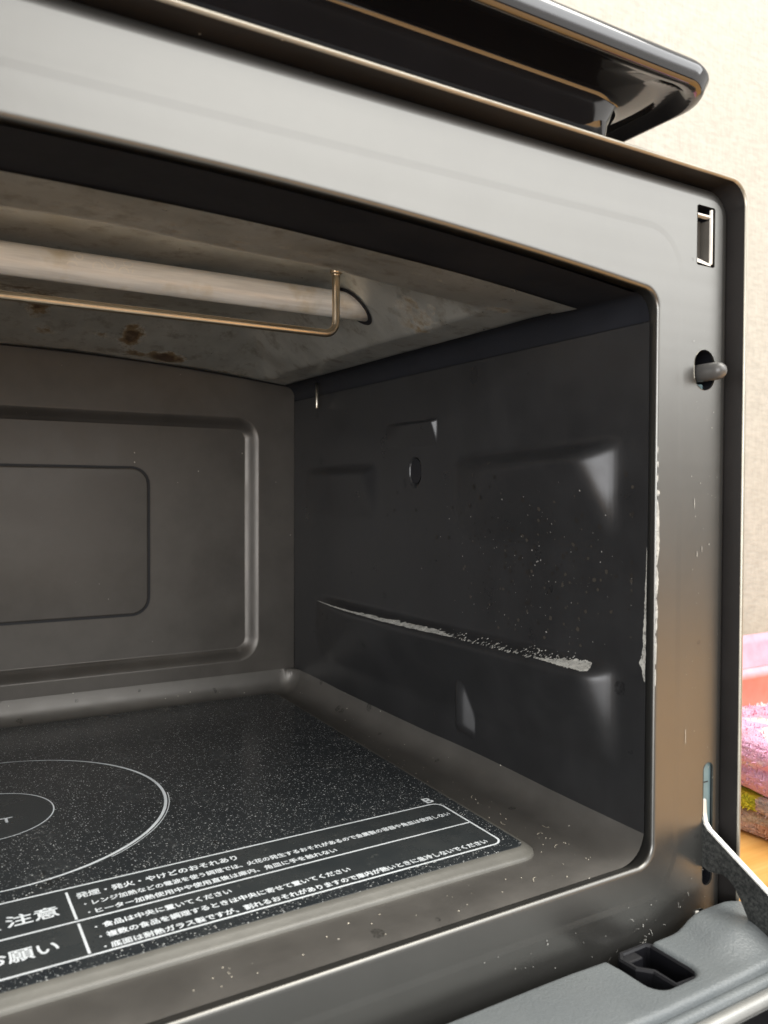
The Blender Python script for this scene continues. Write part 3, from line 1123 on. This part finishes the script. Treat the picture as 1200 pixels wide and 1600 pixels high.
for k_, (za, zb, w_) in enumerate(((0.169, 0.166, 0.0004), (0.163, 0.1605, 0.0006), (0.158, 0.1545, 0.0005), (0.1515, 0.149, 0.0010), (0.1475, 0.121, 0.0012), (0.1205, 0.108, 0.0009), (0.1075, 0.0935, 0.0008), (0.0925, 0.081, 0.0005), (0.079, 0.072, 0.0004))):
    m_ = (za + zb) / 2
    jag_strip('worn_paint', [(za, 0.0007, 0.0009), (za + (zb - za) * 0.2, 0.0006, 0.0006 + w_), (m_, 0.0006, 0.0006 + w_ * 1.1), (zb + (za - zb) * 0.2, 0.0006, 0.0006 + w_), (zb, 0.0007, 0.0009)], M_CHIP, oven, on_flange, 21 + k_, max(10, int((za - zb) / 0.0004)))


def on_wall2(z, y):
    h = float(wall_height(np.array([y]), np.array([z]))[0])
    return (-h - 0.0002, y, z)


jag_strip('worn_paint', [(0.128, 0.0043, 0.0045), (0.11, 0.0043, 0.0049), (0.095, 0.0043, 0.0055), (0.084, 0.0043, 0.0060), (0.0795, 0.0044, 0.0074), (0.077, 0.0044, 0.0058), (0.073, 0.0044, 0.0047)], M_CHIP, oven, on_wall2, 23, 120)


def on_face(x, z):
    return (x, -0.00065, z)


flecks('worn_flecks', 60, on_face, lambda r: (r.uniform(0.018, 0.040), r.uniform(-0.05, 0.22)), 0.00035, M_CHIP, oven, 31)
flecks('worn_flecks', 40, on_face, lambda r: (r.uniform(-0.09, 0.02), r.uniform(-0.05, -0.014)), 0.0004, M_CHIP, oven, 32)
flecks('worn_flecks', 26, on_face, lambda r: (r.gauss(-0.004, 0.0012), r.uniform(-0.038, -0.021)), 0.00055, M_CHIP, oven, 33)
for k, (x, z, l) in enumerate(((0.0225, 0.148, 0.004), (0.0245, 0.126, 0.0022), (0.0275, 0.128, 0.0022), (0.0185, 0.052, 0.006))):
    mesh('scratch', [(x, -0.00066, z), (x + 0.00022, -0.00066, z), (x + 0.0003, -0.00066, z - l), (x + 0.0001, -0.00066, z - l)], [(0, 1, 2, 3)], M_CHIP, oven, False)

r9 = random.Random(44)
for k in range(16):
    if k < 11:
        x, z, l = r9.uniform(-0.03, 0.016), r9.uniform(-0.036, -0.016), r9.uniform(0.0015, 0.005)
    else:
        x, z, l = r9.uniform(0.017, 0.04), r9.uniform(-0.02, 0.06), r9.uniform(0.001, 0.003)
    a, c = r9.uniform(0.2, 2.9), r9.uniform(-0.5, 0.5)
    pv, pf = [], []
    for q in range(6):
        pv += [(x - 0.00006, -0.0006, z), (x + 0.00009, -0.0006, z + 0.00006)]
        x, z, a = x + l / 6 * math.cos(a), z + l / 6 * math.sin(a), a + c
    pf = [(2 * q, 2 * q + 2, 2 * q + 3, 2 * q + 1) for q in range(5)]
    mesh('scratch', pv, pf, M_CHIP, oven, False)

# ------------------------------------------------------------------ hinge arm
arm_pts = [(0.012, 0.020), (0.012, -0.0085), (-0.001, -0.0085), (-0.0035, -0.0094), (-0.0070, -0.0086), (-0.0104, -0.0079), (-0.0135, -0.0090), (-0.0164, -0.0116), (-0.0194, -0.0162), (-0.0235, -0.0235), (-0.03, -0.034),
           (-0.075, -0.040), (-0.075, -0.034), (-0.045, -0.0165), (-0.0306, -0.0072), (-0.0162, 0.0009), (-0.0032, 0.0083), (-0.0012, 0.0104), (-0.0004, 0.0140), (-0.0001, 0.0190), (0.0, 0.0200)]
bm = bmesh.new()
va = [bm.verts.new((0.0305, y, z)) for y, z in arm_pts]
f = bm.faces.new(va)
ext = bmesh.ops.extrude_face_region(bm, geom=[f])
bmesh.ops.translate(bm, verts=[e for e in ext['geom'] if isinstance(e, bmesh.types.BMVert)], vec=(0.0030, 0, 0))
bmesh.ops.recalc_face_normals(bm, faces=bm.faces[:])
bmesh.ops.bevel(bm, geom=[e for e in bm.edges if e.calc_face_angle(0) > 1.2], offset=0.0003, segments=2, affect='EDGES')
bm.normal_update()
for f in bm.faces:
    if abs(f.normal.x) < 0.8:
        f.material_index = 1
arm = from_bm('hinge_arm', bm, M_ARM, oven, smooth=False)
arm.data.materials.append(plain('sheared_edge', (0.75, 0.75, 0.72), 0.42, 0.5))

# ------------------------------------------------------------------ open door lying flat in front
door_z = -0.0268
YB, YF_ = -0.0062, -0.0395


def arcpts(cx, cy, r, a0, a1, n=8):
    return [(cx + r * math.cos(math.radians(a0 + (a1 - a0) * k / n)), cy + r * math.sin(math.radians(a0 + (a1 - a0) * k / n))) for k in range(n + 1)]


XD = 0.056
outl = [(2 * CX - XD, -0.05), (2 * CX - XD + 0.0, YB)]
outl = []
outl += [(2 * CX - XD, -0.20)]
outl += [(2 * CX - XD, -0.03)] + arcpts(2 * CX - XD + 0.024, YB - 0.024, 0.024, 180, 90)[1:]
outl += [(x, YB) for x in np.linspace(-0.46, -0.05, 30)]
outl += arcpts(-0.0345, YB - 0.0022, 0.0022, 90, 20, 5)
outl += [(-0.0316, -0.0145)] + arcpts(-0.0255, -0.0245, 0.0060, 180, 270, 6) + arcpts(-0.0138, -0.0245, 0.0060, 270, 360, 6)
outl += [(-0.0078, -0.0145)] + arcpts(-0.0058, YB - 0.0020, 0.0020, 180, 90, 5)
outl += [(x, YB) for x in np.linspace(0.001, 0.024, 8)]
outl += arcpts(XD - 0.024, YB - 0.024, 0.024, 90, 0, 10)[1:]
outl += [(XD, -0.20)]
outl += [(x, -0.20) for x in np.linspace(XD - 0.004, 2 * CX - XD + 0.004, 40)]
# the window opening inside the frame
win = rrect(2 * CX + 0.0, 0.0, -0.40, YF_, 0.02, ne=20, nc=8)
win = [(x, y) for x, y in win]


def door_h(x, y):
    rho = math.hypot(max(x + 0.006, 0), (y + 0.004) * 0.75)
    bump = 0.0054 * float(sstep(np.array((rho - 0.0095) / 0.0125))) * float(sstep(np.array((x + 0.001) / 0.024)))
    dent = 0.0
    fall = 0.0015 * float(sstep(np.array((x - 0.036) / 0.016)))
    left = 0.0008 * float(sstep(np.array((-0.036 - x) / 0.02)))
    return door_z + bump * (1 - float(sstep(np.array((-0.022 - y) / 0.017))) * 0.9) - dent - fall + left


def front_edge(x):
    return YF_ + 0.0


main = []
for p in outl:
    main.append(p)
main = [p for p in outl if p[1] > -0.19]
# close the strip along the front step
main += [(XD, YF_ - 0.006)] + [(x, YF_ - 0.006 * float(sstep(np.array((x - 0.0) / 0.03))) * 0) for x in np.linspace(XD - 0.004, 2 * CX - XD + 0.004, 70)] + [(2 * CX - XD, YF_ - 0.006)]
main = [p for i, p in enumerate(main) if i == 0 or (Vector(p) - Vector(main[i - 1])).length > 1e-5]
extra = []
for x in np.arange(-0.045, XD, 0.0016):
    for y in np.arange(YF_ - 0.004, YB - 0.001, 0.0016):
        pt = (float(x + rnd.uniform(-1e-4, 1e-4)), float(y + rnd.uniform(-1e-4, 1e-4)))
        if inside(pt, main) and min((Vector(pt) - Vector(q)).length for q in main if abs(q[0] - pt[0]) < 0.01 and True) > 0.0011 if any(abs(q[0] - pt[0]) < 0.01 for q in main) else inside(pt, main):
            extra.append(pt)
# the top sheet is inset by the edge radius; skirts roll down from it
def inset(poly, d):
    out = []
    n = len(poly)
    area = sum(poly[i][0] * poly[(i + 1) % n][1] - poly[(i + 1) % n][0] * poly[i][1] for i in range(n))
    sgn = 1 if area > 0 else -1
    for i in range(n):
        a, b, c = Vector(poly[i - 1]), Vector(poly[i]), Vector(poly[(i + 1) % n])
        d1, d2 = (b - a).normalized(), (c - b).normalized()
        nn = Vector((-(d1 + d2).y, (d1 + d2).x))
        if nn.length < 1e-6:
            nn = Vector((-d1.y, d1.x))
        nn.normalize()
        out.append(tuple(b + nn * d * sgn))
    return out


R0 = 0.0022
top_poly = inset(main, R0)
ex2 = [p for p in extra if inside(p, inset(main, R0 + 0.0008))]
dv, df = sheet(top_poly, [], ex2)
nb = len(top_poly)
verts = [(x, y, door_h(x, y)) for x, y in dv]
faces = list(df)
# make every triangle face up
up = []
for f in faces:
    a, b, c = (Vector(dv[i]) for i in f[:3])
    up.append(f if (b - a).cross(c - b) > 0 else tuple(reversed(f)))
faces = up
loops_ = []
for ang in (0, 25, 50, 72, 90):
    a = math.radians(ang)
    q = inset(main, R0 - R0 * math.sin(a))
    loops_.append([(x, y, door_h(*top_poly[i]) - R0 * (1 - math.cos(a))) for i, (x, y) in enumerate(q)])
loops_.append([(x, y, -0.058) for x, y in main])
base_i = len(verts)
for lp in loops_:
    verts += lp
area = sum(main[i][0] * main[(i + 1) % nb][1] - main[(i + 1) % nb][0] * main[i][1] for i in range(nb))
for a in range(len(loops_) - 1):
    for i in range(nb):
        j = (i + 1) % nb
        f = (base_i + a * nb + i, base_i + (a + 1) * nb + i, base_i + (a + 1) * nb + j, base_i + a * nb + j)
        faces.append(f if area > 0 else tuple(reversed(f)))
door = mesh('door', verts, faces, M_DOOR, oven, True)
bm = bmesh.new()
bm.from_mesh(door.data)
bmesh.ops.remove_doubles(bm, verts=bm.verts[:], dist=1e-6)
bm.to_mesh(door.data)
bm.free()
# stepped inner lip, gasket and glass of the door
lipx0, lipx1 = 2 * CX - 0.049, 0.049


def door_bar(name, prof, x0, x1, mat, parent):
    n = len(prof)
    vs = []
    xs2 = np.linspace(x0, x1, 60)
    for x in xs2:
        vs += [(x, y, z) for y, z in prof]
    fs = []
    for a in range(len(xs2) - 1):
        for i in range(n - 1):
            fs.append((a * n + i, (a + 1) * n + i, (a + 1) * n + i + 1, a * n + i + 1))
    return mesh(name, vs, fs, mat, parent, True)


door_bar('door_lip', [(YF_ + 0.001, -0.0310), (YF_ - 0.0004, -0.0300), (YF_ - 0.0014, -0.0297), (YF_ - 0.0026, -0.0300), (YF_ - 0.0034, -0.0308), (YF_ - 0.0036, -0.036)], lipx0, lipx1, M_DOOR, door)
M_SATIN = plain('satin_trim', (0.3, 0.3, 0.285), 0.4, 0.5)
door_bar('door_trim', [(YF_ - 0.0036, -0.0345), (YF_ - 0.0040, -0.0322), (YF_ - 0.0052, -0.0316), (YF_ - 0.0068, -0.0318), (YF_ - 0.0080, -0.0326), (YF_ - 0.0083, -0.036)], lipx0, lipx1, M_SATIN, door)
dg = box('door_window', lipx0, lipx1, -0.36, YF_ - 0.0086, -0.05, -0.0345, M_ENAMEL, door, 0.001)
box('door_panel', 2 * CX - XD, XD, -0.39, -0.048, -0.066, -0.0505, M_CASE, door, 0.002)
# black pocket for the latch hook, set in the notch
hk = []
ol = [(-0.0246, -0.0062), (-0.0246, -0.0170), (-0.0205, -0.0208), (-0.0205, -0.0285), (-0.0078, -0.0305), (-0.0070, -0.0062), (-0.0105, -0.0030), (-0.0215, -0.0030)]
ol = [(-0.0262, -0.0070), (-0.0258, -0.0150), (-0.0216, -0.0196), (-0.0212, -0.0300), (-0.0080, -0.0308), (-0.0062, -0.0250), (-0.0064, -0.0060), (-0.0085, -0.0036), (-0.0228, -0.0036)]


def shrink(poly, d):
    return inset(poly, d)


zt_ = -0.0282
lp = [[(x, y, zt_ - 0.028) for x, y in ol], [(x, y, zt_ - 0.0008) for x, y in ol], [(x, y, zt_) for x, y in inset(ol, 0.0006)],
      [(x, y, zt_) for x, y in inset(ol, 0.0018)], [(x, y, zt_ - 0.0008) for x, y in inset(ol, 0.0023)], [(x, y, zt_ - 0.009) for x, y in inset(ol, 0.0024)], [(x, y, zt_ - 0.0095) for x, y in inset(ol, 0.0048)], [(x, y, zt_ - 0.024) for x, y in inset(ol, 0.0049)]]
hook = ring_loft('hook_pocket', lp, M_DARK, door, smooth=False, cap=True)
box('hook_block', -0.0245, -0.0160, -0.0100, -0.0045, -0.040, -0.0290, M_DARK, hook, 0.0006)

# ------------------------------------------------------------------ crumbs
M_CRUMB = plain('crumb', (0.66, 0.6, 0.48), 0.7)


def crumbs(n, seed):
    r_ = random.Random(seed)
    vs, fs = [], []
    for _ in range(n):
        if r_.random() < 0.6:
            x, y = r_.uniform(-0.03, -0.012), r_.uniform(0.02, 0.2)
            x += -0.002
        else:
            x, y = r_.uniform(-0.2, -0.012), r_.uniform(0.008, 0.022)
        if -0.0345 > x and y > 0.0265:
            x = r_.uniform(-0.029, -0.014)
        s = r_.uniform(0.0001, 0.0003)
        b = len(vs)
        z = 0.0001 + s * 0.4
        for dx, dy, dz in ((1, 0, 0), (-1, 0, 0), (0, 1, 0), (0, -1, 0), (0, 0, 1), (0, 0, -1)):
            vs.append((x + dx * s * r_.uniform(0.6, 1.7), y + dy * s * r_.uniform(0.6, 1.7), z + dz * s * 0.6))
        for i, j, k in ((0, 2, 4), (2, 1, 4), (1, 3, 4), (3, 0, 4), (2, 0, 5), (1, 2, 5), (3, 1, 5), (0, 3, 5)):
            fs.append((b + i, b + j, b + k))
    # short curled fibres
    for cx_, cy_, a in ((-0.020, 0.043, 0.4), (-0.018, 0.094, 1.4), (-0.026, 0.062, 2.2), (-0.022, 0.03, 0.9), (-0.012, 0.05, 2.7), (-0.05, 0.012, 1.1)):
        pr_ = [Vector((cx_ + 0.0022 * math.cos(a + k * 0.35) * (0.4 + k * 0.12), cy_ + 0.0022 * math.sin(a + k * 0.35), 0.0004)) for k in range(7)]
        for k in range(6):
            b = len(vs)
            d = (pr_[k + 1] - pr_[k]).normalized()
            nn = Vector((-d.y, d.x, 0)) * 0.00010
            vs += [tuple(pr_[k] - nn), tuple(pr_[k] + nn), tuple(pr_[k + 1] + nn), tuple(pr_[k + 1] - nn)]
            fs.append((b, b + 3, b + 2, b + 1))
    o = mesh('crumbs', vs, fs, M_CRUMB, None, False)
    o['kind'] = 'stuff'
    o['label'] = 'pale crumbs and curled fibres scattered on the cavity floor beside the glass'
    o['category'] = 'crumbs'
    return o


crumbs(90, 5)

# ------------------------------------------------------------------ enamel tray on top of the oven
tray = empty('baking_tray', (CX, 0.15, 0.2815), 'glossy black enamel baking tray with a wide rolled rim lying on top of the oven', 'baking tray')


def tray_loop(d, z, r, top=False):
    x1, y0, y1 = 0.0145 - d, -0.0215 + d, 0.31 - d
    out = []
    for x, y in rrect(2 * CX - x1, x1, y0, y1, r, ne=20, nc=12):
        # the flanges at the two short ends rise outwards (they serve as grips)
        w = float(sstep(np.array((abs(x - CX) + CX + 0.028) / 0.03)))
        k = min(1.0, max(0.0, (0.0215 - d) / 0.015)) if (0.3018 < z < 0.3062 and d > 0.006 and not top) else (0.9 if top and 0.007 < d < 0.02 else 0.0)
        out.append((x - CX, y - 0.15, z - 0.2815 + 0.0050 * w * k))
    return out


tl = [tray_loop(0.075, 0.2818, 0.01), tray_loop(0.0375, 0.2816, 0.02), tray_loop(0.0335, 0.2820, 0.0215), tray_loop(0.0318, 0.2835, 0.0225), tray_loop(0.0300, 0.2865, 0.0235),
      tray_loop(0.0242, 0.2985, 0.0245), tray_loop(0.0235, 0.3008, 0.0245), tray_loop(0.0229, 0.3018, 0.0245), tray_loop(0.0220, 0.3024, 0.025), tray_loop(0.0208, 0.3027, 0.0255),
      tray_loop(0.012, 0.3030, 0.026), tray_loop(0.0066, 0.3031, 0.023), tray_loop(0.0052, 0.3031, 0.022), tray_loop(0.0030, 0.3033, 0.021), tray_loop(0.0018, 0.3038, 0.020), tray_loop(0.0011, 0.3050, 0.020),
      tray_loop(0.0008, 0.3070, 0.0195), tray_loop(0.0001, 0.3086, 0.0195), tray_loop(0.0000, 0.3096, 0.0195), tray_loop(0.0004, 0.3108, 0.0195), tray_loop(0.0012, 0.3120, 0.019), tray_loop(0.0022, 0.3130, 0.0185), tray_loop(0.0034, 0.3136, 0.018), tray_loop(0.0044, 0.3136, 0.017), tray_loop(0.0050, 0.3128, 0.017), tray_loop(0.0056, 0.3075, 0.017), tray_loop(0.0075, 0.3052, 0.018, True),
      tray_loop(0.0225, 0.3045, 0.022), tray_loop(0.0262, 0.300, 0.020), tray_loop(0.029, 0.2850, 0.016), tray_loop(0.034, 0.2834, 0.012), tray_loop(0.075, 0.2834, 0.01)]
tb = ring_loft('tray_body', tl, M_ENAMEL, tray)
me = tb.data
bm = bmesh.new()
bm.from_mesh(me)
n = len(tl[0])
bm.verts.ensure_lookup_table()
bm.faces.new([bm.verts[i] for i in reversed(range(n))])
bm.faces.new([bm.verts[(len(tl) - 1) * n + i] for i in range(n)])
bm.to_mesh(me)
bm.free()

# ------------------------------------------------------------------ counter, wall, towels, tub
CZ = -0.085
counter = box('wooden_counter', -1.1, 1.5, -0.8, 0.458, CZ - 0.04, CZ, M_WOOD, None, 0.003)
counter['label'] = 'orange wood counter under the oven and the folded towels'
counter['category'] = 'counter'
M_ADDED_FLOOR = plain('added_room_floor', (0.035, 0.026, 0.02), 0.95, 0.0, 0.05)
fl_ = mesh('added_floor', [(-7, -9, -0.95), (7, -9, -0.95), (7, 0.46, -0.95), (-7, 0.46, -0.95)], [(0, 1, 2, 3)], M_ADDED_FLOOR, None, False)  # unseen, added so reflections of the lower room stay dark
fl_['kind'] = 'structure'
fl_['label'] = 'unseen brown floor added below the counter'
mesh('wall', [(-3, 0.46, -1.2), (3, 0.46, -1.2), (3, 0.46, 2.2), (-3, 0.46, 2.2)], [(0, 1, 2, 3)], M_PAPER, None, False)['kind'] = 'structure'
bpy.data.objects['wall']['label'] = 'cream wall with woven paper behind the oven'


def folded(name, x0, x1, y0, y1, z0, z1, r, mat, label, seed, folds=()):
    bm = bmesh.new()
    bmesh.ops.create_cube(bm, size=1)
    bmesh.ops.subdivide_edges(bm, edges=bm.edges[:], cuts=40, use_grid_fill=True)
    r_ = random.Random(seed)
    ph = [r_.uniform(0, 6) for _ in range(8)]
    h = Vector(((x1 - x0) / 2, (y1 - y0) / 2, (z1 - z0) / 2))
    for v in bm.verts:
        p = Vector((v.co.x * 2 * h.x, v.co.y * 2 * h.y, v.co.z * 2 * h.z))
        q = Vector((max(-h.x + r, min(h.x - r, p.x)), max(-h.y + r, min(h.y - r, p.y)), max(-h.z + r, min(h.z - r, p.z))))
        d = p - q
        if d.length > 1e-7:
            p = q + d.normalized() * r
        nrm = d.normalized() if d.length > 1e-7 else Vector((0, 0, 1))
        w = 0.0022 * (math.sin(p.y * 60 + ph[0]) * math.sin(p.z * 90 + ph[1]) + math.sin(p.x * 50 + ph[2]) * math.sin(p.y * 33 + ph[3]))
        for fz, dep_ in folds:
            w -= dep_ * math.exp(-((p.z - (fz - (z0 + z1) / 2)) / 0.0035) ** 2)
        w += r_.uniform(-0.0007, 0.0007)
        if p.z < -h.z + 0.001:
            w = min(w, 0)
        p = p + nrm * w
        v.co = p
    o = from_bm(name, bm, mat, None, True)
    o.location = ((x0 + x1) / 2, (y0 + y1) / 2, (z0 + z1) / 2)
    o['label'], o['category'] = label, 'towel'
    o['group'] = 'folded towels beside the oven'
    # terry pile: short loops standing off the cloth
    me = o.data
    vs, fs = [], []
    pol = [p for p in me.polygons if p.normal.z > -0.5]
    for _ in range(9000):
        p = r_.choice(pol)
        ws_ = [r_.random() for _ in p.vertices]
        tot = sum(ws_)
        c = sum((me.vertices[i].co * (w / tot) for i, w in zip(p.vertices, ws_)), Vector((0, 0, 0)))
        d = (p.normal + Vector((r_.uniform(-1, 1), r_.uniform(-1, 1), r_.uniform(-1, 1))) * 0.8).normalized()
        q = d.cross(Vector((r_.uniform(-1, 1), r_.uniform(-1, 1), r_.uniform(-1, 1)))).normalized() * 0.0005
        l = r_.uniform(0.0012, 0.0028)
        b = len(vs)
        vs += [c - q, c + q, c + d * l + q * 0.6, c + d * l - q * 0.6]
        fs.append((b, b + 1, b + 2, b + 3))
    pile = mesh('terry_pile', vs, fs, mat, o, False)
    pile['kind'] = 'stuff'
    return o


T1 = mat_towel('terry_orange', (0.88, 0.5, 0.3), (0.88, 0.62, 0.5), (0.88, 0.66, 0.45), 0.4, 0.6)
T2 = mat_towel('terry_yellow_pink', (0.84, 0.7, 0.62), (0.84, 0.45, 0.5), (0.84, 0.76, 0.66), 0.42, 0.55, (0.0300, 0.050))
T3 = mat_towel('terry_pink', (0.85, 0.4, 0.55), (0.86, 0.5, 0.7), (0.9, 0.83, 0.76), 0.45, 0.55)
folded('folded_towel', 0.243, 0.37, -0.04, 0.215, CZ, CZ + 0.014, 0.006, T1, 'thin peach towel at the very bottom of the stack on the counter', 1)
folded('folded_towel', 0.2415, 0.375, -0.03, 0.21, CZ + 0.014, CZ + 0.028, 0.0065, T2, 'towel with a lime yellow patch between the peach and the pink towel', 2)
folded('folded_towel', 0.242, 0.38, -0.03, 0.2, CZ + 0.028, CZ + 0.066, 0.014, T3, 'thick pink and white terry towel on top of the stack', 3, ((CZ + 0.047, 0.003),))
M_TUB = plain('pink_plastic', (0.78, 0.36, 0.44), 0.35)
tub = empty('storage_tub', (0.53, 0.33, CZ), 'smooth pink plastic tub standing behind the towel stack by the wall', 'tub')
tlp = []
for d, z, in ((0.012, 0.0), (0.008, 0.004), (0.0, 0.056), (-0.004, 0.057), (-0.0045, 0.062), (-0.0035, 0.0665), (0.001, 0.0672), (0.002, 0.056), (0.012, 0.006)):
    tlp.append([(x, y, z) for x, y in rrect(-0.16 + d, 0.16 - d, -0.06 + d, 0.06 - d, 0.02, ne=6, nc=6)])
ring_loft('tub_body', tlp, M_TUB, tub, cap=True)
